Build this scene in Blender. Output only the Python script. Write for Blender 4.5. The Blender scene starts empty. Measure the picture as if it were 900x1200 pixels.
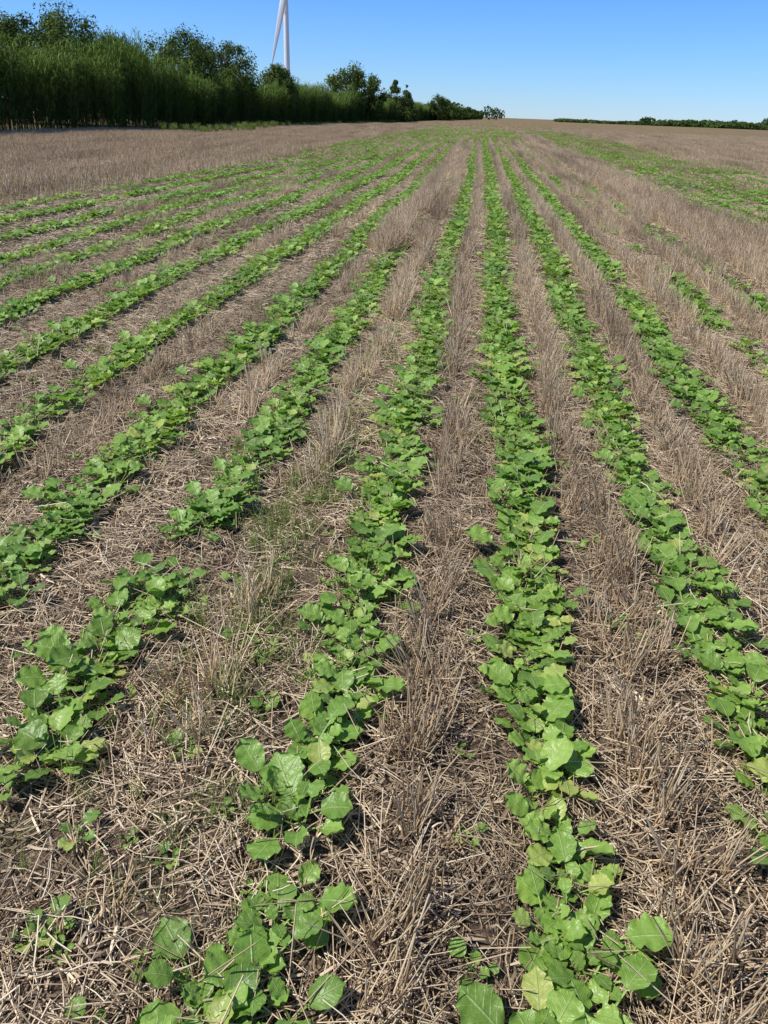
import bpy, math, random
import numpy as np
from mathutils import Vector, Matrix
R=np.random.RandomState(7); random.seed(7)
sc=bpy.context.scene
sc.view_settings.view_transform='Standard'; sc.view_settings.look='None'; sc.view_settings.exposure=0

# ---------------------------------------------------------------- helpers
def H(x,y):
    x=np.asarray(x,float); y=np.asarray(y,float)
    return 0.02*np.sin(x*1.3+.8*np.sin(y*.5))*np.clip(y/3,0,1)+0.30*np.exp(-((y-85)/30)**2)*(0.6+.4*np.sin(x*.12))+0.05*np.sin(y*.21+x*.1)*np.clip((y-8)/10,0,1)

def mesh_np(name,V,F,tint=None,uv=None,mat=None,smooth=False):
    V=np.asarray(V,np.float32); F=np.asarray(F,np.int32)
    me=bpy.data.meshes.new(name)
    k=F.shape[1]; n=len(F)
    me.vertices.add(len(V)); me.vertices.foreach_set('co',V.ravel())
    me.loops.add(n*k); me.loops.foreach_set('vertex_index',F.ravel())
    me.polygons.add(n); me.polygons.foreach_set('loop_start',np.arange(0,n*k,k,dtype=np.int32))
    me.polygons.foreach_set('loop_total',np.full(n,k,np.int32))
    if smooth: me.polygons.foreach_set('use_smooth',np.ones(n,bool))
    me.update(calc_edges=True)
    if tint is not None:
        a=me.attributes.new('tint','FLOAT','POINT'); a.data.foreach_set('value',np.asarray(tint,np.float32))
    if uv is not None:
        a=me.attributes.new('leafuv','FLOAT_VECTOR','POINT'); a.data.foreach_set('vector',np.asarray(uv,np.float32).ravel())
    if mat: me.materials.append(mat)
    return me
def add_obj(name,me,parent=None,loc=(0,0,0)):
    o=bpy.data.objects.new(name,me); sc.collection.objects.link(o); o.location=loc
    if parent: o.parent=parent
    return o

def instancer(name,pts,rots,scales,idx,protos):
    col=bpy.data.collections.new(name+'_kinds')
    for i,me in enumerate(protos):
        o=bpy.data.objects.new(f'{name}_kind_{i:02d}',me); col.objects.link(o)
    me=bpy.data.meshes.new(name)
    pts=np.asarray(pts,np.float32); n=len(pts)
    me.vertices.add(n); me.vertices.foreach_set('co',pts.ravel())
    a=me.attributes.new('rot','FLOAT_VECTOR','POINT'); a.data.foreach_set('vector',np.asarray(rots,np.float32).ravel())
    a=me.attributes.new('scl','FLOAT_VECTOR','POINT'); a.data.foreach_set('vector',np.asarray(scales,np.float32).ravel())
    a=me.attributes.new('idx','INT','POINT'); a.data.foreach_set('value',np.asarray(idx,np.int32))
    o=add_obj(name,me)
    ng=bpy.data.node_groups.new(name+'_scatter','GeometryNodeTree')
    ng.interface.new_socket('Geometry',in_out='INPUT',socket_type='NodeSocketGeometry')
    ng.interface.new_socket('Geometry',in_out='OUTPUT',socket_type='NodeSocketGeometry')
    N=ng.nodes; L=ng.links
    gi=N.new('NodeGroupInput'); go=N.new('NodeGroupOutput')
    ci=N.new('GeometryNodeCollectionInfo'); ci.inputs['Collection'].default_value=col
    ci.inputs['Separate Children'].default_value=True; ci.inputs['Reset Children'].default_value=True
    ip=N.new('GeometryNodeInstanceOnPoints'); ip.inputs['Pick Instance'].default_value=True
    def na(nm,t):
        q=N.new('GeometryNodeInputNamedAttribute'); q.data_type=t; q.inputs['Name'].default_value=nm; return q.outputs['Attribute']
    L.new(gi.outputs[0],ip.inputs['Points']); L.new(ci.outputs[0],ip.inputs['Instance'])
    L.new(na('idx','INT'),ip.inputs['Instance Index'])
    L.new(na('rot','FLOAT_VECTOR'),ip.inputs['Rotation'])
    L.new(na('scl','FLOAT_VECTOR'),ip.inputs['Scale'])
    L.new(ip.outputs[0],go.inputs[0])
    m=o.modifiers.new('scatter','NODES'); m.node_group=ng
    return o

def unit(a): return a/np.maximum(np.linalg.norm(a,axis=-1,keepdims=True),1e-9)
def tubes(P,r0,r1,sides=3):
    n,S,_=P.shape
    d=unit(P[:,-1]-P[:,0]); ref=unit(R.normal(size=(n,3)))
    u=unit(np.cross(d,ref)); v=np.cross(d,u)
    ang=np.arange(sides)*2*math.pi/sides
    ring=u[:,None,:]*np.cos(ang)[None,:,None]+v[:,None,:]*np.sin(ang)[None,:,None]
    t=np.linspace(0,1,S)[None,:,None]
    rad=np.asarray(r0).reshape(-1,1,1)*(1-t)+np.asarray(r1).reshape(-1,1,1)*t
    V=(P[:,:,None,:]+ring[:,None,:,:]*rad[:,:,:,None]).reshape(-1,3)
    F=[]
    base=np.arange(n)*S*sides
    for s in range(S-1):
        for k in range(sides):
            k2=(k+1)%sides
            F.append(np.stack([base+s*sides+k,base+s*sides+k2,base+(s+1)*sides+k2,base+(s+1)*sides+k],1))
    return V,np.concatenate(F), n, S*sides
def ribbons(P,side,w):
    n,S,_=P.shape
    a=P-side[:,None,:]*w[:,:,None]*.5; b=P+side[:,None,:]*w[:,:,None]*.5
    V=np.stack([a,b],2).reshape(-1,3)
    base=np.arange(n)*S*2; F=[]
    for s in range(S-1):
        F.append(np.stack([base+s*2,base+s*2+1,base+s*2+3,base+s*2+2],1))
    return V,np.concatenate(F)
def merge(parts):
    V=[];F=[];T=[];o=0
    for v,f,t in parts:
        V.append(v);F.append(f+o);T.append(t);o+=len(v)
    return np.concatenate(V),np.concatenate(F),np.concatenate(T)

# ---------------------------------------------------------------- materials
def newmat(name):
    m=bpy.data.materials.new(name); m.use_nodes=True
    nt=m.node_tree; nt.nodes.clear()
    out=nt.nodes.new('ShaderNodeOutputMaterial')
    return m,nt,out
def ramp(nt,fac,stops):
    r=nt.nodes.new('ShaderNodeValToRGB'); e=r.color_ramp.elements
    while len(e)<len(stops): e.new(.5)
    for i,(p,c) in enumerate(stops): e[i].position=p; e[i].color=(*c,1)
    nt.links.new(fac,r.inputs[0]); return r.outputs[0]
def mix(nt,fac,a,b,mode='MIX'):
    m=nt.nodes.new('ShaderNodeMix'); m.data_type='RGBA'; m.blend_type=mode
    for i,v in ((0,fac),(6,a),(7,b)):
        s=m.inputs[i]
        if isinstance(v,bpy.types.NodeSocket): nt.links.new(v,s)
        elif isinstance(v,tuple): s.default_value=(*v,1)
        else: s.default_value=v
    return m.outputs[2]
def noise(nt,vec,scale,detail=4,rough=.6):
    n=nt.nodes.new('ShaderNodeTexNoise'); n.inputs['Scale'].default_value=scale
    n.inputs['Detail'].default_value=detail; n.inputs['Roughness'].default_value=rough
    if vec is not None: nt.links.new(vec,n.inputs['Vector'])
    return n.outputs['Fac']
def mapping(nt,vec,scale,loc=(0,0,0)):
    m=nt.nodes.new('ShaderNodeMapping'); m.inputs['Scale'].default_value=scale; m.inputs['Location'].default_value=loc
    nt.links.new(vec,m.inputs['Vector']); return m.outputs[0]
def pos(nt): return nt.nodes.new('ShaderNodeNewGeometry').outputs['Position']
def attr(nt,nm,vec=False):
    a=nt.nodes.new('ShaderNodeAttribute'); a.attribute_name=nm
    return a.outputs['Vector'] if vec else a.outputs['Fac']
def math_(nt,op,a,b=None,clamp=False):
    m=nt.nodes.new('ShaderNodeMath'); m.operation=op; m.use_clamp=clamp
    for i,v in ((0,a),(1,b)):
        if v is None: continue
        if isinstance(v,bpy.types.NodeSocket): nt.links.new(v,m.inputs[i])
        else: m.inputs[i].default_value=v
    return m.outputs[0]
def maprange(nt,v,a,b,c=0,d=1):
    m=nt.nodes.new('ShaderNodeMapRange'); nt.links.new(v,m.inputs[0])
    for i,x in enumerate((a,b,c,d)): m.inputs[i+1].default_value=x
    return m.outputs[0]

def straw_mat(name,stops,rough=.5):
    m,nt,out=newmat(name)
    p=nt.nodes.new('ShaderNodeBsdfPrincipled')
    c=ramp(nt,attr(nt,'tint'),stops)
    P=pos(nt)
    lane=noise(nt,mapping(nt,P,(1.6,.10,.3)),1.0,2,.6)
    c=mix(nt,1.0,c,ramp(nt,lane,[(.32,(.60,.57,.53)),(.5,(.93,.91,.88)),(.68,(1.12,1.10,1.06))]),'MULTIPLY')
    nt.links.new(c,p.inputs['Base Color']); p.inputs['Roughness'].default_value=rough
    p.inputs['Specular IOR Level'].default_value=.5
    nt.links.new(p.outputs[0],out.inputs[0]); return m
M_straw=straw_mat('dry_straw',[(0,(.10,.07,.045)),(.22,(.30,.22,.145)),(.5,(.60,.475,.32)),(.78,(.80,.67,.48)),(1,(.92,.83,.66))])
M_stub=straw_mat('standing_stubble_straw',[(0,(.22,.145,.085)),(.35,(.47,.34,.21)),(.7,(.72,.56,.365)),(1,(.88,.75,.54))])

def leaf_mat(name,stops,tf=.3,rough=.45,veins=False,big=.6):
    m,nt,out=newmat(name)
    c=ramp(nt,attr(nt,'tint'),stops)
    n=noise(nt,pos(nt),big,1)
    c=mix(nt,1.0,c,ramp(nt,n,[(.3,(.82,.88,.92)),(.7,(1.14,1.07,.95))]),'MULTIPLY')
    if veins:
        p=nt.nodes.new('ShaderNodeBsdfPrincipled')
        uv=attr(nt,'leafuv',True)
        sp=nt.nodes.new('ShaderNodeSeparateXYZ'); nt.links.new(uv,sp.inputs[0])
        ax=math_(nt,'ABSOLUTE',sp.outputs[0])
        mid=maprange(nt,ax,.02,.07,1,0)
        ph=math_(nt,'SUBTRACT',sp.outputs[1],math_(nt,'MULTIPLY',ax,.30))
        fr=math_(nt,'FRACT',math_(nt,'MULTIPLY',ph,6.0))
        d=math_(nt,'ABSOLUTE',math_(nt,'SUBTRACT',fr,.5))
        sv=math_(nt,'MULTIPLY',maprange(nt,d,.0,.10,1,0),.22)
        v=math_(nt,'MAXIMUM',math_(nt,'MULTIPLY',mid,.55),sv)
        mo=noise(nt,pos(nt),70,2)
        c=mix(nt,1.0,c,ramp(nt,mo,[(.3,(.82,.86,.82)),(.7,(1.1,1.08,1.06))]),'MULTIPLY')
        c=mix(nt,v,c,(.42,.55,.22))
        b=nt.nodes.new('ShaderNodeBump'); b.inputs['Strength'].default_value=.8; b.inputs['Distance'].default_value=.003
        hh=math_(nt,'SUBTRACT',mo,v); nt.links.new(hh,b.inputs['Height']); nt.links.new(b.outputs[0],p.inputs['Normal'])
        nt.links.new(c,p.inputs['Base Color']); p.inputs['Roughness'].default_value=rough
        p.inputs['Specular IOR Level'].default_value=.5
    else:
        p=nt.nodes.new('ShaderNodeBsdfDiffuse'); nt.links.new(c,p.inputs[0])
    t=nt.nodes.new('ShaderNodeBsdfTranslucent'); nt.links.new(mix(nt,1.0,c,(1.35,1.5,.7),'MULTIPLY'),t.inputs[0])
    ms=nt.nodes.new('ShaderNodeMixShader'); ms.inputs[0].default_value=tf
    nt.links.new(p.outputs[0],ms.inputs[1]); nt.links.new(t.outputs[0],ms.inputs[2])
    nt.links.new(ms.outputs[0],out.inputs[0])
    return m
M_leaf=leaf_mat('brassica_leaf',[(0,(.125,.225,.04)),(.5,(.215,.37,.062)),(.85,(.31,.48,.10)),(1,(.42,.49,.13))],veins=True,tf=.24,rough=.42)
M_grass=leaf_mat('weed_grass',[(0,(.11,.17,.045)),(1,(.27,.33,.11))],tf=.2)
M_misc=leaf_mat('miscanthus_leaf',[(0,(.055,.085,.025)),(.6,(.105,.17,.045)),(1,(.22,.29,.09))],tf=.18,big=.4)
M_tree=leaf_mat('tree_foliage',[(0,(.05,.075,.022)),(.6,(.095,.14,.042)),(1,(.16,.21,.065))],tf=.15,big=.5)
m,nt,out=newmat('bark'); p=nt.nodes.new('ShaderNodeBsdfPrincipled')
nt.links.new(ramp(nt,noise(nt,pos(nt),12),[(.3,(.05,.04,.03)),(.7,(.13,.10,.075))]),p.inputs['Base Color']); p.inputs['Roughness'].default_value=.9
nt.links.new(p.outputs[0],out.inputs[0]); M_bark=m
m,nt,out=newmat('white_turbine_paint'); p=nt.nodes.new('ShaderNodeBsdfPrincipled')
nt.links.new(ramp(nt,noise(nt,pos(nt),.3),[(.3,(.78,.79,.80)),(.7,(.84,.84,.84))]),p.inputs['Base Color']); p.inputs['Roughness'].default_value=.4
nt.links.new(p.outputs[0],out.inputs[0]); M_white=m

# ground
m,nt,out=newmat('field_soil'); p=nt.nodes.new('ShaderNodeBsdfDiffuse')
P=pos(nt); sp=nt.nodes.new('ShaderNodeSeparateXYZ'); nt.links.new(P,sp.inputs[0])
soil=ramp(nt,noise(nt,P,9,5,.7),[(.3,(.04,.03,.023)),(.7,(.12,.09,.068))])
chaff=ramp(nt,noise(nt,P,80,3,.7),[(.52,(.0,.0,.0)),(.62,(1,1,1))])
soil=mix(nt,chaff,soil,(.30,.225,.15))
st1=noise(nt,mapping(nt,P,(2.2,.05,1)),1.0,4,.65)
st2=noise(nt,mapping(nt,P,(.35,.012,1),(5,3,0)),1.0,3,.6)
tan=ramp(nt,st1,[(.3,(.13,.095,.062)),(.55,(.23,.168,.11)),(.75,(.33,.25,.165))])
gr=ramp(nt,st2,[(.46,(0,0,0)),(.62,(1,1,1))])
far=mix(nt,math_(nt,'MULTIPLY',gr,.45),tan,(.13,.155,.06))
col=mix(nt,maprange(nt,sp.outputs[1],10,45),soil,far)
nt.links.new(col,p.inputs[0])
b=nt.nodes.new('ShaderNodeBump'); b.inputs['Strength'].default_value=.9; b.inputs['Distance'].default_value=.03
nt.links.new(noise(nt,P,22,4,.75),b.inputs['Height']); nt.links.new(b.outputs[0],p.inputs['Normal'])
nt.links.new(p.outputs[0],out.inputs[0]); M_ground=m

xs=np.concatenate([-np.geomspace(5000,31,24),np.arange(-30,30.01,.4),np.geomspace(31,5000,24)])
ys=np.concatenate([-np.geomspace(400,6,8),np.arange(-5,150,.5),np.geomspace(151,8000,40)])
X,Y=np.meshgrid(xs,ys); Z=H(X,Y)
V=np.stack([X,Y,Z],-1).reshape(-1,3)
nx=len(xs); ny=len(ys)
i=np.arange(nx-1)[None,:]+np.arange(ny-1)[:,None]*nx
F=np.stack([i,i+1,i+nx+1,i+nx],-1).reshape(-1,4)
add_obj('ground',mesh_np('ground',V,F,mat=M_ground,smooth=True))

# ---------------------------------------------------------------- crop plants
def leaf(verts,faces,tints,uvs,az,lp,e0,lb,e1,w,nu,nv,roll,tint,rng):
    ca,sa=math.cos(az),math.sin(az)
    side0=np.array([-sa,ca,0])
    S=4; p=np.zeros(3); base=len(verts)
    pw=.0045
    for k in range(S):
        t=k/(S-1); e=e0*(1-.25*t)
        d=np.array([ca*math.cos(e),sa*math.cos(e),math.sin(e)])
        if k: p=p+d*lp/(S-1)
        for s in (-1,0,1):
            verts.append(p+side0*s*pw*.5+(np.array([0,0,-.0025]) if s==0 else 0))
            tints.append(min(.8,tint+.2)); uvs.append((.3,0.,0.))
    for k in range(S-1):
        for s in range(2):
            a=base+k*3+s; faces.append((a,a+1,a+4,a+3))
    base=len(verts)
    ph=rng.uniform(0,6.28); lob=rng.uniform(.03,.09); fl=rng.choice([4,5,6]); cup=rng.uniform(-.1,.5); rip=rng.uniform(.04,.11)
    for i in range(nv+1):
        t=i/nv
        e=e0*.75*(1-t)+e1*t
        d=np.array([ca*math.cos(e),sa*math.cos(e),math.sin(e)])
        if i: p=p+d*lb/nv
        n=np.cross(d,side0); n=n if n[2]>0 else -n
        sd=side0*math.cos(roll)+n*math.sin(roll); n2=n*math.cos(roll)-side0*math.sin(roll)
        prof=(math.sin(math.pi*min(1,max(.0,t**1.15*.93+.06)))**.50)
        for j in range(nu+1):
            s=-1+2*j/nu
            wd=w*.5*prof*(1+lob*math.sin(t*fl*6.28+ph+(1 if s>0 else 0)))
            z=cup*abs(s)**1.5*w*.35+ rip*w*math.sin(t*17+ph*3+s*2)*abs(s)
            verts.append(p+sd*s*wd+n2*z-d*abs(s)**2*.16*lb*(t-.4)); tints.append(tint); uvs.append((s,t,0.))
    for i in range(nv):
        for j in range(nu):
            a=base+i*(nu+1)+j; faces.append((a,a+1,a+nu+2,a+nu+1))
def plant(seed,nu,nv):
    rng=random.Random(seed); v=[];f=[];t=[];u=[]
    n=rng.choice([5,6,6,7]); a0=rng.uniform(0,6.28)
    for k in range(n):
        age=k/(n-1)
        az=a0+k*2.399+rng.uniform(-.3,.3)
        lb=(.040+.052*age)*rng.uniform(.72,1.15)
        leaf(v,f,t,u,az,(.03+.052*age)*rng.uniform(.7,1.3),math.radians(rng.uniform(50,75)-26*age),lb,
             math.radians(rng.uniform(-28,25)),lb*rng.uniform(.74,.98),nu,nv,rng.uniform(-.38,.38),
             min(1,max(0,rng.gauss(.48,.22)+(.5 if rng.random()<.03 else 0))),rng)
    return np.array(v),np.array(f),np.array(t),np.array(u)
pl_hi=[plant(100+i,6,10) for i in range(18)]; pl_lo=[plant(200+i,2,3) for i in range(10)]
def cluster(pool,n,length,seed,lat=.042,s0=.6,s1=1.18):
    rng=random.Random(seed); V=[];F=[];T=[];U=[];o=0
    for k in range(n):
        v,f,t,u=rng.choice(pool); a=rng.uniform(0,6.28); s=rng.uniform(s0,s1)
        c,sn=math.cos(a)*s,math.sin(a)*s
        y=(-.5+(k+rng.uniform(.1,.9))/n)*length
        tx=rng.gauss(0,.12)
        vv=np.stack([v[:,0]*c-v[:,1]*sn+rng.gauss(0,lat)+v[:,2]*tx,v[:,0]*sn+v[:,1]*c+y,v[:,2]*s],1)
        V.append(vv);F.append(f+o);T.append(np.clip(t+rng.gauss(0,.1),0,1));U.append(u);o+=len(v)
    return mesh_np('brassica_plants',np.concatenate(V),np.concatenate(F),tint=np.concatenate(T),uv=np.concatenate(U),mat=M_leaf,smooth=True)
kinds=[cluster(pl_hi,8,.34,i,.044,.7,1.2) for i in range(14)]+[cluster(pl_hi,3,.30,50+i) for i in range(6)]+\
      [cluster(pl_lo,16,.68,80+i,.055) for i in range(8)]+[cluster(pl_lo,7,.64,120+i,.06) for i in range(6)]+[cluster(pl_lo,42,2.0,150+i,.07) for i in range(5)]+[cluster(pl_lo,14,1.8,170+i,.09) for i in range(4)]
K_HF,K_HS,K_LF,K_LS,K_DF,K_DS=(0,14),(14,20),(20,28),(28,34),(34,39),(39,43)

rows={-7.45:.5,-6.75:.7,-5.95:.95,-5.2:1,-4.48:1,-3.75:1,-3.02:1,-2.33:1,-1.62:1,-1.03:1,-.33:1,.28:1,.91:1,1.5:1,2.15:.8,2.85:.9,
      4.9:.5,5.5:.6,6.1:.65,6.75:.6,7.4:.5,8.1:.45,8.9:.4,9.6:.3}
def wob(x,y): return .035*np.sin(y*.55+x*2)+.02*np.sin(y*1.7+x*5)+.10*np.sin(y*.07+.5)*np.clip(y/20,0,1)-.10*math.sin(.5)*np.clip(y/20,0,1)
PT=[];RT=[];SCL=[];IX=[]
def density(x,y,d):
    g=.5+.5*math.sin(y*1.9+x*7)*math.sin(y*.73+x*3)
    if x==-.33 and 1.14<y<1.34: return 0
    if x==-1.03:
        if y<1.42 or 2.3<y<2.72: return 0
        if y>10.5: return .12
    if x==2.15:
        if g<.35: return .25
        if y>9: return .35
        return .85
    if x==2.85 and y>8.5: return .25 if g<.6 else .5
    if x==1.5 and y>13: d=.7
    if x==.91 and y>18: d=.75
    y0=45 if x<.5 else 30
    if y>y0: d*=max(.35,1-(y-y0)/55)
    if x<-7.4 or x>4: return d*(.4+.9*g)
    return d*(.88+.4*g)
for rx,d in rows.items():
    y=.45
    while y<140:
        step,kf,ks=(.26,K_HF,K_HS) if y<8.5 else ((.60,K_LF,K_LS) if y<30 else (1.8,K_DF,K_DS))
        y+=step
        if rx<-.6*y-2.5 or rx>.33*y+2.5: continue
        dd=density(rx,y,d)
        if dd<=0: continue
        q=random.random()
        if q<dd*.93: k=random.randrange(*kf)
        elif q<dd*.6+.5: k=random.randrange(*ks)
        else: continue
        x=rx+float(wob(rx,y))+random.gauss(0,.010)
        slope=(float(wob(rx,y+.1))-float(wob(rx,y-.1)))/.2
        PT.append((x,y+random.uniform(-.04,.04),0)); RT.append((0,0,-slope+random.gauss(0,.06)+random.choice([0,math.pi])))
        s=random.uniform(.86,1.12)*(1.08 if y>8.5 else 1)
        SCL.append((s,s,s)); IX.append(k)
for _ in range(1300):
    y=random.uniform(4,80); x=random.uniform(4.6,max(5.5,.33*y+1)) if random.random()<.6 else random.uniform(-9,3)
    if x<3.2 and random.random()<.6: continue
    PT.append((x,y,0)); RT.append((0,0,random.uniform(0,6.28))); s=random.uniform(.4,.8); SCL.append((s,s,s)); IX.append(random.randrange(*K_LS))
PT=np.array(PT); PT[:,2]=H(PT[:,0],PT[:,1])+.004
instancer('brassica_cover_crop_rows',PT,RT,SCL,IX,kinds)

# ---------------------------------------------------------------- straw litter (square tiles)
def straw_tile(n,half,wmul,lmul,seed):
    R.seed(seed)
    nc=int(26*(half*2)**2); cc=R.uniform(-half,half,(nc,2)); q=R.randint(0,nc,n); cl=R.rand(n)<.55
    g=cc[q]+R.normal(0,.07,(n,2)); u=R.uniform(-half,half,(n,2)); xy=np.where(cl[:,None],g,u)
    xy=(xy+half)%(2*half)-half
    c=np.stack([xy[:,0],xy[:,1],R.gamma(2,.005,n)*np.where(cl,1.7,.8)+.003],1)
    L=np.clip(R.gamma(3,.030,n),.02,.28)*lmul; az=R.rand(n)*2*math.pi; el=R.normal(0,.16,n)
    d=np.stack([np.cos(az)*np.cos(el),np.sin(az)*np.cos(el),np.sin(el)],1)
    bend=R.normal(0,.05,(n,3))*L[:,None]
    P=np.stack([c-d*L[:,None]/2,c+bend,c+d*L[:,None]/2],1)
    P[:,:,2]=np.maximum(P[:,:,2],.001)
    rr=R.uniform(.0008,.0024,n)*wmul
    V,F,_,k=tubes(P,rr,rr*R.uniform(.6,1,n))
    T=np.repeat(np.clip(R.beta(1.6,1.7,n),0,1),k)
    parts=[(V,F,T)]
    m=n//4
    c=np.stack([R.uniform(-half,half,m),R.uniform(-half,half,m),R.uniform(.003,.02,m)],1)
    L=R.uniform(.02,.09,m)*lmul; az=R.rand(m)*6.28; d=np.stack([np.cos(az),np.sin(az),R.normal(0,.2,m)],1)
    P=np.stack([c-d*L[:,None]/2,c+R.normal(0,.006,(m,3)),c+d*L[:,None]/2],1)
    side=unit(np.cross(d,unit(R.normal(0,.5,(m,3))+np.array([0,0,1]))))
    w=np.stack([R.uniform(.003,.008,m)]*3,1)*wmul; w[:,2]*=.4
    V,F=ribbons(P,side,w); parts.append((V,F,np.repeat(np.clip(R.beta(1.6,2.6,m),0,1),6)))
    V,F,T=merge(parts)
    return mesh_np('straw_litter',V,F,tint=T,mat=M_straw)
straws=[straw_tile(2600,.5,1.0,1.0,300+i) for i in range(8)]+[straw_tile(2200,1.0,2.0,1.3,400+i) for i in range(4)]
PT=[];RT=[];SCL=[];IX=[]
def tiles(y0,y1,sp,i0,i1):
    for y in np.arange(y0+sp/2,y1,sp):
        for x in np.arange(-16,11,sp):
            if x<-.6*y-1.8-sp/2 or x>.33*y+1.8+sp/2: continue
            PT.append((x,y,0)); RT.append((0,0,random.randrange(4)*math.pi/2)); SCL.append((1,1,1)); IX.append(random.randrange(i0,i1))
tiles(0,9,1,0,8); tiles(9,31,2,8,12)
PT=np.array(PT); PT[:,2]=H(PT[:,0],PT[:,1])
instancer('straw_residue',PT,RT,SCL,IX,straws)

# ---------------------------------------------------------------- standing stubble
def stub_seg(n,length,wid,hmin,hmax,wmul,seed,lean=.25):
    R.seed(seed)
    nt_=max(3,n//6)
    tc=R.uniform(-length/2,length/2,nt_); tx=R.normal(0,wid,nt_); q=R.randint(0,nt_,n)
    b=np.stack([tx[q]+R.normal(0,.010,n),tc[q]+R.normal(0,.012,n),np.full(n,-.005)],1)
    h=R.uniform(hmin,hmax,n)*np.where(R.rand(n)<.2,.5,1)
    tl=R.normal(0,lean,(nt_,2)); l=tl[q]*.8+R.normal(0,lean*.6,(n,2))
    tip=b+np.stack([l[:,0]*h,l[:,1]*h,h],1)
    mid=(b+tip)/2+R.normal(0,.05,(n,3))*h[:,None]*.5
    P=np.stack([b,mid,tip],1); rr=R.uniform(.0014,.0030,n)*wmul
    V,F,_,k=tubes(P,rr,rr*.85)
    parts=[(V,F,np.repeat(np.clip(R.beta(2.2,1.5,n),0,1),k))]
    m=n//2
    b2=np.stack([R.normal(0,wid*2,m),R.uniform(-length/2,length/2,m),R.uniform(.0,.05,m)],1); az=R.rand(m)*6.28; el=R.uniform(.05,.8,m); L=R.uniform(.06,.2,m)
    d=np.stack([np.cos(az)*np.cos(el),np.sin(az)*np.cos(el),np.sin(el)],1)
    V,F,_,k=tubes(np.stack([b2,b2+d*L[:,None]],1),np.full(m,.0019)*wmul,np.full(m,.0015)*wmul)
    parts.append((V,F,np.repeat(np.clip(R.beta(2.2,1.6,m),0,1),k)))
    V,F,T=merge(parts); return mesh_np('stubble_tufts',V,F,tint=T,mat=M_stub)
segs=[stub_seg(165,1.0,.032,.10,.24,1,500+i,.22) for i in range(10)]+[stub_seg(40,.8,.10,.05,.13,1,530+i,.4) for i in range(6)]
def stub_area(seed,n=210,hm=1):
    R.seed(seed)
    rowsx=np.arange(-.5,.5,.19)+.1
    b=np.stack([rowsx[R.randint(0,len(rowsx),n)]+R.normal(0,.02,n),R.uniform(-.5,.5,n),np.zeros(n)],1)
    h=R.uniform(.10,.24,n)*hm; l=R.normal(0,.25,(n,2))
    tip=b+np.stack([l[:,0]*h,l[:,1]*h,h],1); P=np.stack([b,tip],1)
    rr=R.uniform(.002,.0045,n)
    V,F,_,k=tubes(P,rr,rr)
    return mesh_np('stubble_area',V,F,tint=np.repeat(np.clip(R.beta(2.2,2.2,n),0,1),k),mat=M_stub)
areas=[stub_area(600+i) for i in range(8)]
PT=[];RT=[];SCL=[];IX=[]
def addst(x,y,ix,s=1,zs=1,yaw=.03):
    PT.append((x,y,0)); RT.append((0,0,random.gauss(0,yaw)+random.choice([0,math.pi]))); SCL.append((s,s,s*zs)); IX.append(ix)
mids=[(-.70,.3),(-.07,1),(.60,1),(1.2,.95),(1.82,1),(2.5,1),(-1.33,.35),(-1.98,.4),(-2.68,.35),(-3.4,.35),(-4.1,.3),(-4.85,.3),(-5.6,.3)]
for mx,d in mids:
    y=.1
    while y<60:
        y+=.60 if d>=.9 else .9
        if mx<-.6*y-1.8 or mx>.33*y+1.8: continue
        dd=d*(.75+.6*math.sin(y*1.3+mx*5)**2)
        if random.random()<dd: addst(mx+float(wob(mx,y))+random.gauss(0,.02),y+random.uniform(-.1,.1),random.randrange(10),random.uniform(.9,1.1),random.uniform(.65,1.1))
for _ in range(420):
    y=random.uniform(.3,14); x=random.uniform(-.6*y-1.5,.33*y+1.5)
    addst(x,y,10+random.randrange(6),random.uniform(.8,1.1),random.uniform(.5,1),.4)
for _ in range(150):
    y=10.5+40*random.random()**1.3; addst(-1.12+float(wob(-1.03,y))+random.gauss(0,.13),y,random.randrange(10),random.uniform(1,1.4),1.1,.05)
for _ in range(90):
    y=7+50*random.random()**1.3; addst(-.66+float(wob(-.6,y))+random.gauss(0,.06),y,random.randrange(10),random.uniform(.8,1.2),1,.05)
for xb in (3.3,3.5,3.75,4.0,4.25,4.5):
    y=4.5
    while y<70:
        y+=.9
        if xb<.33*y+2: addst(xb+float(wob(3.5,y))+random.gauss(0,.03),y,random.randrange(10),random.uniform(1,1.2),random.uniform(.9,1.2))
for xb in (2.15,2.85):
    for _ in range(45):
        y=9+50*random.random()**1.3; addst(xb+random.gauss(0,.1),y,random.randrange(10),1.1,1)
for y in np.arange(6,150,1.0):
    for x in np.arange(-24,.33*y+2,1.0):
        if x<-.6*y-2: continue
        if x<-7.2: pr=1
        elif x<3 and y<32: pr=0
        elif x<3: pr=.35
        elif x<4.9: pr=.5
        elif x<10: pr=.45
        else: pr=.9
        if random.random()<pr:
            PT.append((x+random.uniform(-.1,.1),y+random.uniform(-.1,.1),0)); RT.append((0,0,random.gauss(0,.02)+random.choice([0,math.pi])))
            zs=random.uniform(.7,1.05)*(1 if x<-7.2 or x>10 or 3<x<4.9 else .55)
            SCL.append((1,1,zs)); IX.append(16+random.randrange(8))
PT=np.array(PT); PT[:,2]=H(PT[:,0],PT[:,1])
instancer('wheat_stubble',PT,RT,SCL,IX,segs+areas)

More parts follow.
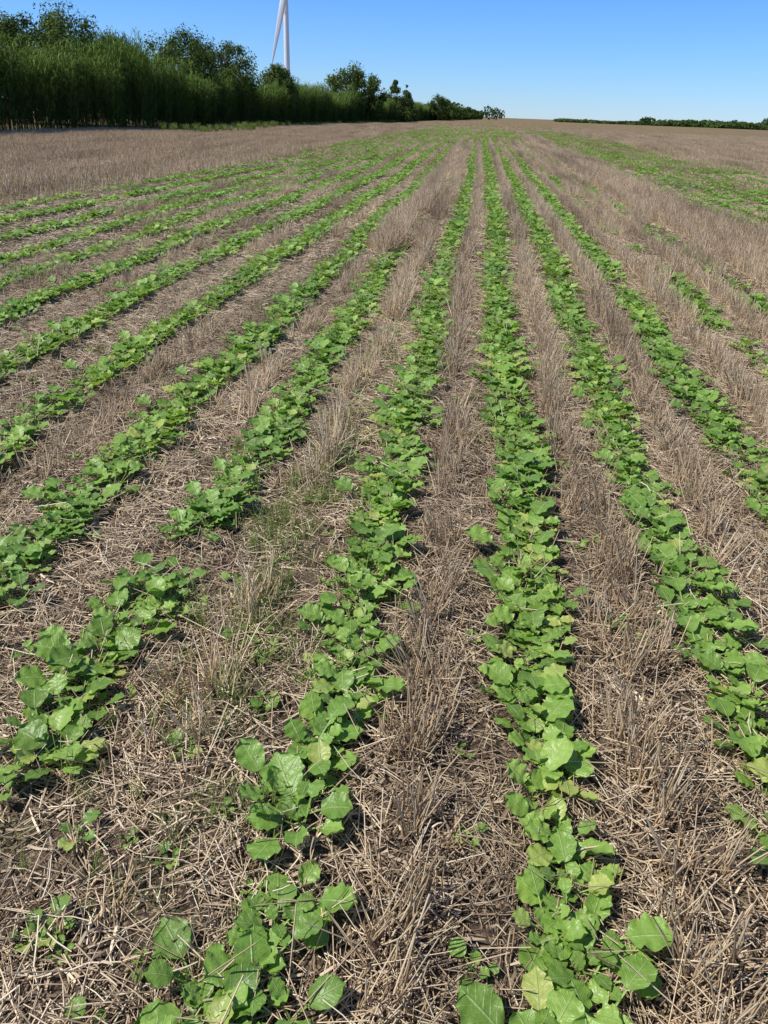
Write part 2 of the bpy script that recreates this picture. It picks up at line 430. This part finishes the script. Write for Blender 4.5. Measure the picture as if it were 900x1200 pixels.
# ---------------------------------------------------------------- weeds
def tuft(n,h,seed,w=.0028,spread=.5,br=.02):
    R.seed(seed)
    b=np.stack([R.normal(0,br,n),R.normal(0,br,n),np.zeros(n)],1); hh=h*R.uniform(.5,1.1,n)
    a=R.rand(n)*6.28; o=R.uniform(.1,spread,n)*hh
    out=np.stack([np.cos(a)*o,np.sin(a)*o,np.zeros(n)],1)
    P=np.stack([b,b+out*.3+np.array([0,0,1])*(hh*.55)[:,None],b+out*.8+np.array([0,0,1])*(hh*.9)[:,None],b+out*1.5+np.array([0,0,1])*(hh*.85)[:,None]],1)
    side=np.stack([-np.sin(a),np.cos(a),np.zeros(n)],1); ww=np.outer(R.uniform(.7,1.3,n)*w,[1,.9,.6,.1])
    V,F=ribbons(P,side,ww)
    return mesh_np('grass_tuft',V,F,tint=np.repeat(R.rand(n),8),mat=M_grass)
tufts=[tuft(16,.12,700+i) for i in range(6)]+[tuft(60,.5,720+i,.01,.6,.05) for i in range(3)]+[tuft(60,.14,740+i,.006,.8,.28) for i in range(4)]+[tuft(36,.11,760+i,.0028,.7,.05) for i in range(4)]
PT=[];RT=[];SCL=[];IX=[]
def addw(x,y,s,ix): PT.append((x,y,0)); RT.append((0,0,random.uniform(0,6.28))); SCL.append((s,s,s)); IX.append(ix)
for _ in range(210):
    y=random.choice([random.uniform(1.2,6),random.gauss(2.7,.6)]); addw(random.gauss(-.64,.16),max(.8,y),random.uniform(.4,1.0),random.choice([0,1,2,3,4,5,13,14,15]))
for _ in range(480):
    y=random.uniform(.6,25); addw(random.uniform(-.6*y-1,.33*y+1),y,random.uniform(.35,.9),random.choice([0,1,2,3,4,5,13,14]))
for _ in range(130): addw(random.uniform(-21.5,-17.5),random.uniform(52,78),random.uniform(.6,1.3),6+random.randrange(3))
for _ in range(350):
    y=random.uniform(60,200); addw(-19.3+random.gauss(0,.35),y,random.uniform(.5,1.0),6+random.randrange(3))
for _ in range(750):
    y=random.uniform(8,95); addw(random.gauss(6.9,1.5),y,random.uniform(.6,1.2),9+random.randrange(4))
for _ in range(600):
    y=random.uniform(10,95); addw(random.gauss(-6.2,1.8),y,random.uniform(.6,1.1),9+random.randrange(4))
for _ in range(350):
    y=random.uniform(14,70); addw(random.uniform(-6,3),y,random.uniform(.5,.9),9+random.randrange(4))
# tiny broad-leaved seedlings come from the crop kinds at small scale
PT=np.array(PT); PT[:,2]=H(PT[:,0],PT[:,1])
instancer('weed_grass',PT,RT,SCL,IX,tufts)
PT=[];RT=[];SCL=[]
for _ in range(260):
    y=random.uniform(.7,9); x=random.gauss(-.64,.14) if random.random()<.3 else random.uniform(-.6*y-1,.33*y+1)
    PT.append((x,y,0)); RT.append((0,0,random.uniform(0,6.28))); s=random.uniform(.25,.5); SCL.append((s,s,s))
PT=np.array(PT); PT[:,2]=H(PT[:,0],PT[:,1])+.006
v,f,t,u=pl_hi[3]; v2,f2,t2,u2=pl_hi[5]
instancer('weed_seedlings',PT,RT,SCL,[random.randrange(2) for _ in PT],[mesh_np('seedling',v,f,tint=t,uv=u,mat=M_leaf,smooth=True),mesh_np('seedling',v2,f2,tint=t2,uv=u2,mat=M_leaf,smooth=True)])

# ---------------------------------------------------------------- miscanthus hedge (blocks 2 m long, ~2.6 m deep)
def misc(seed):
    R.seed(seed); n=200
    b=np.stack([-2.6*R.rand(n)**1.5,R.uniform(-1.05,1.05,n),np.zeros(n)],1); h=R.uniform(2.5,3.95,n)
    l=R.normal(0,.07,(n,2)); tip=b+np.stack([l[:,0]*h,l[:,1]*h,h],1)
    V,F,_,k=tubes(np.stack([b,tip],1),np.full(n,.008),np.full(n,.004))
    parts=[(V,F,np.repeat(R.uniform(.0,.35,n),k))]
    m=n*10; s=R.randint(0,n,m); t=R.rand(m)**.8*.92+.08
    o=b[s]+(tip-b)[s]*t[:,None]; a=R.rand(m)*6.28; L=R.uniform(.5,1.0,m)
    d=np.stack([np.cos(a),np.sin(a),np.zeros(m)],1); up=np.array([0,0,1.])
    P=np.stack([o,o+d*(L*.22)[:,None]+up*(L*.38)[:,None],o+d*(L*.5)[:,None]+up*(L*.5)[:,None],o+d*(L*.8)[:,None]+up*(L*.3)[:,None]],1)
    side=np.stack([-np.sin(a),np.cos(a),np.zeros(m)],1); w=np.outer(R.uniform(.024,.045,m),[.8,1,.8,.1])
    V,F=ribbons(P,side,w); parts.append((V,F,np.repeat(np.clip(R.normal(.45,.2,m)+.5*(t-.5),0,1),8)))
    V,F,T=merge(parts); return mesh_np('miscanthus_clump',V,F,tint=T,mat=M_misc)
clumps=[misc(800+i) for i in range(6)]
PT=[];RT=[];SCL=[];IX=[]
def hx(y): return np.interp(y,[10,40,50,56,60,110,200,400],[-25.5,-24.8,-23,-22.2,-21.6,-20.2,-19.3,-17])
y=14
while y<340:
    step=1.9 if y<120 else 2.4
    x=float(hx(y))-.4+random.uniform(-.5,.4)
    PT.append((x,y,0)); RT.append((0,0,random.gauss(0,.10)))
    s=random.uniform(.88,1.12)*(1.08 if y<56 else 1.02)
    SCL.append((1,1.05 if y<120 else 1.4,s*(1+.09*math.sin(y*.35)+.08*math.sin(y*.13+1)))); IX.append(random.randrange(6))
    y+=step
PT=np.array(PT); PT[:,2]=H(PT[:,0],PT[:,1])
instancer('miscanthus_hedge',PT,RT,SCL,IX,clumps)

# ---------------------------------------------------------------- trees
def make_tree(name,loc,h,rad,n=7000,ls=.13,conical=False,seed=0,low=.15):
    R.seed(seed); rg=random.Random(seed)
    root=bpy.data.objects.new(name,None); sc.collection.objects.link(root)
    root.location=(loc[0],loc[1],float(H(loc[0],loc[1])))
    P=[];r0=[];r1=[]
    def limb(a,b,ra,rb):
        a=np.array(a,float); b=np.array(b,float); mid=(a+b)/2+R.normal(0,.04,3)*np.linalg.norm(b-a)
        P.append([a,mid,b]); r0.append(ra); r1.append(rb)
    tr=h*.028; limb((0,0,-.1),(0.05*h*rg.uniform(-1,1),0,h*.45),tr,tr*.65)
    top=P[0][2]; limb(top,top+np.array([.02*h,0,h*.42]),tr*.65,tr*.15)
    cl=[]
    nc=58
    for i in range(nc):
        if conical:
            z=h*(low+(1-low)*rg.random()**1.3); rr=rad*(1-(z/h))*1.15+.12; a=rg.uniform(0,6.28); q=rr*math.sqrt(rg.random())
            c=np.array([q*math.cos(a),q*math.sin(a),z]); cs=.12*h*(1.1-z/h)+.12
        else:
            u=rg.uniform(0,6.28); zz=rg.uniform(-1,1); q=math.sqrt(1-zz*zz)*rg.uniform(.4,1.05)
            c=np.array([rad*q*math.cos(u),rad*q*math.sin(u),h*(low+(1-low)*.5)+zz*h*(1-low)*.42*rg.uniform(.7,1.1)])
            cs=rad*rg.uniform(.12,.30)
        cl.append((c,cs)); s=P[0][2] if c[2]<h*.6 else P[1][1]
        limb(s,c,tr*.3,tr*.06)
    V,F,_,k=tubes(np.array(P),np.array(r0),np.array(r1),6)
    add_obj('trunk_and_limbs',mesh_np('trunk_and_limbs',V,F,mat=M_bark,smooth=True),root)
    ci=R.randint(0,nc,n); C=np.array([c[0] for c in cl])[ci]; S=np.array([c[1] for c in cl])[ci]
    dirs=unit(R.normal(size=(n,3))); rr=S*R.uniform(.2,1.6,n)**.9
    c=C+dirs*rr[:,None]*np.array([1,1,.9])
    nrm=unit(dirs+R.normal(0,.6,(n,3))+np.array([0,0,.4])); u=unit(np.cross(nrm,R.normal(size=(n,3)))); v=np.cross(nrm,u)
    sz=ls*R.uniform(.5,1.2,n)[:,None]
    Vv=np.stack([c-u*sz,c-v*sz*.5,c+u*sz,c+v*sz*.5],1).reshape(-1,3); Ff=np.arange(n*4).reshape(-1,4)
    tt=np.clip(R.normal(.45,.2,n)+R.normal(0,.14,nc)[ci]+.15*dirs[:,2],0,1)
    add_obj('foliage',mesh_np('foliage',Vv,Ff,tint=np.repeat(tt,4),mat=M_tree),root)
T=[('hedgerow_tree',(-29.2,59),7.1,3.7,0),('hedgerow_tree',(-32.5,59),6.6,3.2,0),('hedgerow_tree',(-26.5,61),5.8,2.8,0),('hedgerow_tree',(-25.6,71),7.3,3.4,0),('hedgerow_tree',(-23.9,77),7.0,3.2,0),
   ('hedgerow_tree',(-22.3,92),5.8,2.0,0),('hedgerow_tree',(-22.2,140),8.3,3.8,0),('hedgerow_tree',(-20.4,150),7.6,2.9,0),('conifer_tree',(-19.6,188),8.0,3.0,1),('conifer_tree',(-17.9,197),7.2,2.6,1),
   ('hedgerow_tree',(-15.5,290),8.0,3.2,0),('hedgerow_tree',(-13.5,310),7.0,2.6,0)]
for i,(nm,l,h,r,c) in enumerate(T): make_tree(nm,l,h,r,18000 if l[1]<100 else 7000,.115 if l[1]<100 else .2,bool(c),900+i,.12)

def mass(name,cents,seed,ls):
    R.seed(seed); Vs=[];Ts=[]
    for (x,y,h,r) in cents:
        n=int(220); d=unit(R.normal(size=(n,3))); q=R.uniform(.5,1.05,n)
        c=np.array([x,y,h*.5])+d*q[:,None]*np.array([r,r*.8,h*.5])
        nrm=unit(d+R.normal(0,.5,(n,3))); u=unit(np.cross(nrm,R.normal(size=(n,3)))); v=np.cross(nrm,u); sz=ls*R.uniform(.5,1.3,n)[:,None]
        Vs.append(np.stack([c-u*sz,c-v*sz*.7,c+u*sz,c+v*sz*.7],1).reshape(-1,3)); Ts.append(np.repeat(np.clip(R.normal(.3,.2,n),0,1),4))
    V=np.concatenate(Vs); add_obj(name,mesh_np(name,V,np.arange(len(V)).reshape(-1,4),tint=np.concatenate(Ts),mat=M_tree))
random.seed(5)
c=[]
for k in range(190):
    t=random.random(); x=60+t*315; y=700+random.uniform(-40,40)-t*190
    c.append((x,y,random.uniform(1.8,4.8)*(.8+.4*math.sin(x*.05)),random.uniform(4,9)))
c+=[(200,640,8.0,5),(208,642,6.5,5),(262,600,7,6),(120,660,6,6)]
mass('distant_tree_line',c,31,1.0)
c=[]
for k in range(70):
    y=random.uniform(300,600); c.append((np.interp(y,[300,600],[-16.5,-6])+random.uniform(-3,3),y,random.uniform(3.5,6),random.uniform(2.5,4.5)))
c+=[(2,560,8.5,5),(8,562,7,5),(-14,420,8,4)]
mass('distant_hedgerow',c,32,.7)

# ---------------------------------------------------------------- wind turbine
def lathe(prof,seg=32):
    V=[];F=[]
    for r,z in prof:
        for k in range(seg):
            a=2*math.pi*k/seg; V.append((r*math.cos(a),r*math.sin(a),z))
    for i in range(len(prof)-1):
        for k in range(seg): F.append((i*seg+k,i*seg+(k+1)%seg,(i+1)*seg+(k+1)%seg,(i+1)*seg+k))
    return np.array(V),np.array(F)
turb=bpy.data.objects.new('wind_turbine',None); sc.collection.objects.link(turb); turb.location=(-161,700,0)
turb.rotation_euler=(0,0,math.radians(13))
hub=88
V,F=lathe([(2.6,0),(2.4,20),(2.2,45),(2.0,70),(1.7,hub-2)]); add_obj('tower',mesh_np('tower',V,F,mat=M_white,smooth=True),turb)
V,F=lathe([(0.05,-5.5),(1.2,-5.2),(1.75,-4),(1.9,0),(1.8,4),(1.2,5.3),(.05,5.5)],20)
o=add_obj('nacelle',mesh_np('nacelle',V,F,mat=M_white,smooth=True),turb,(0,1.5,hub)); o.rotation_euler=(math.pi/2,0,0)
V,F=lathe([(1.7,0),(1.65,1.2),(1.2,2.4),(.05,3.1)],20)
o=add_obj('hub',mesh_np('hub',V,F,mat=M_white,smooth=True),turb,(0,-4,hub)); o.rotation_euler=(math.pi/2,0,0)
def blade():
    V=[];F=[];S=18;K=12
    for i in range(S):
        t=i/(S-1); z=1+57*t
        ch=(2.2+2.5*math.sin(min(1,t/.2)*math.pi/2)) if t<.2 else 4.7*(1-(t-.2)/.8)**.75+.35
        th=ch*(.9 if t<.05 else max(.16,.5-.9*t)); tw=math.radians(14*(1-t)); px=-.15*ch
        for k in range(K):
            a=2*math.pi*k/K; x=px+ch/2*math.cos(a); y=th/2*math.sin(a)*(1-.35*math.cos(a))
            V.append((x*math.cos(tw)-y*math.sin(tw),x*math.sin(tw)+y*math.cos(tw),z))
    for i in range(S-1):
        for k in range(K): F.append((i*K+k,i*K+(k+1)%K,(i+1)*K+(k+1)%K,(i+1)*K+k))
    return mesh_np('blade',np.array(V),np.array(F),mat=M_white,smooth=True)
bm=blade()
for k in range(3):
    o=add_obj('blade_%d'%(k+1),bm,turb,(0,-5.2,hub)); o.rotation_euler=(0,math.radians(180+12.5+120*k),0)

# ---------------------------------------------------------------- light
az=math.radians(-108); el=math.radians(55)
sd=Vector((math.sin(az)*math.cos(el),math.cos(az)*math.cos(el),math.sin(el)))
ld=bpy.data.lights.new('sun','SUN'); ld.energy=5.0; ld.angle=math.radians(.5); ld.color=(1,.95,.87)
lo=bpy.data.objects.new('sun',ld); sc.collection.objects.link(lo); lo.rotation_euler=sd.to_track_quat('Z','Y').to_euler(); lo.location=(0,0,30)
w=bpy.data.worlds.new('World'); sc.world=w; w.use_nodes=True; nt=w.node_tree
bg=nt.nodes['Background']; st=nt.nodes.new('ShaderNodeTexSky'); st.sky_type='NISHITA'; st.sun_disc=False
st.sun_elevation=el; st.sun_rotation=az; st.air_density=1.0; st.dust_density=.0; st.ozone_density=3.0
tc=nt.nodes.new('ShaderNodeTexCoord'); sp=nt.nodes.new('ShaderNodeSeparateXYZ'); nt.links.new(tc.outputs['Generated'],sp.inputs[0])
g=ramp(nt,sp.outputs[2],[(0,(.62,.90,1.5)),(.05,(.54,.88,1.5)),(.15,(.44,.83,1.55)),(.5,(.8,.85,1.0))])
nt.links.new(mix(nt,1.0,st.outputs[0],g,'MULTIPLY'),bg.inputs[0]); bg.inputs[1].default_value=.105

# ---------------------------------------------------------------- camera
cam=bpy.data.cameras.new('camera'); co=bpy.data.objects.new('camera',cam); sc.collection.objects.link(co); sc.camera=co
cam.sensor_fit='VERTICAL'; cam.sensor_height=36; cam.lens=27.06; cam.clip_start=.05; cam.clip_end=12000
M=Matrix.Rotation(math.radians(5.67),4,'Z')@Matrix.Rotation(math.radians(90-27.37),4,'X')@Matrix.Rotation(math.radians(2.12),4,'Z')
co.matrix_world=Matrix.Translation((0,0,1.6))@M
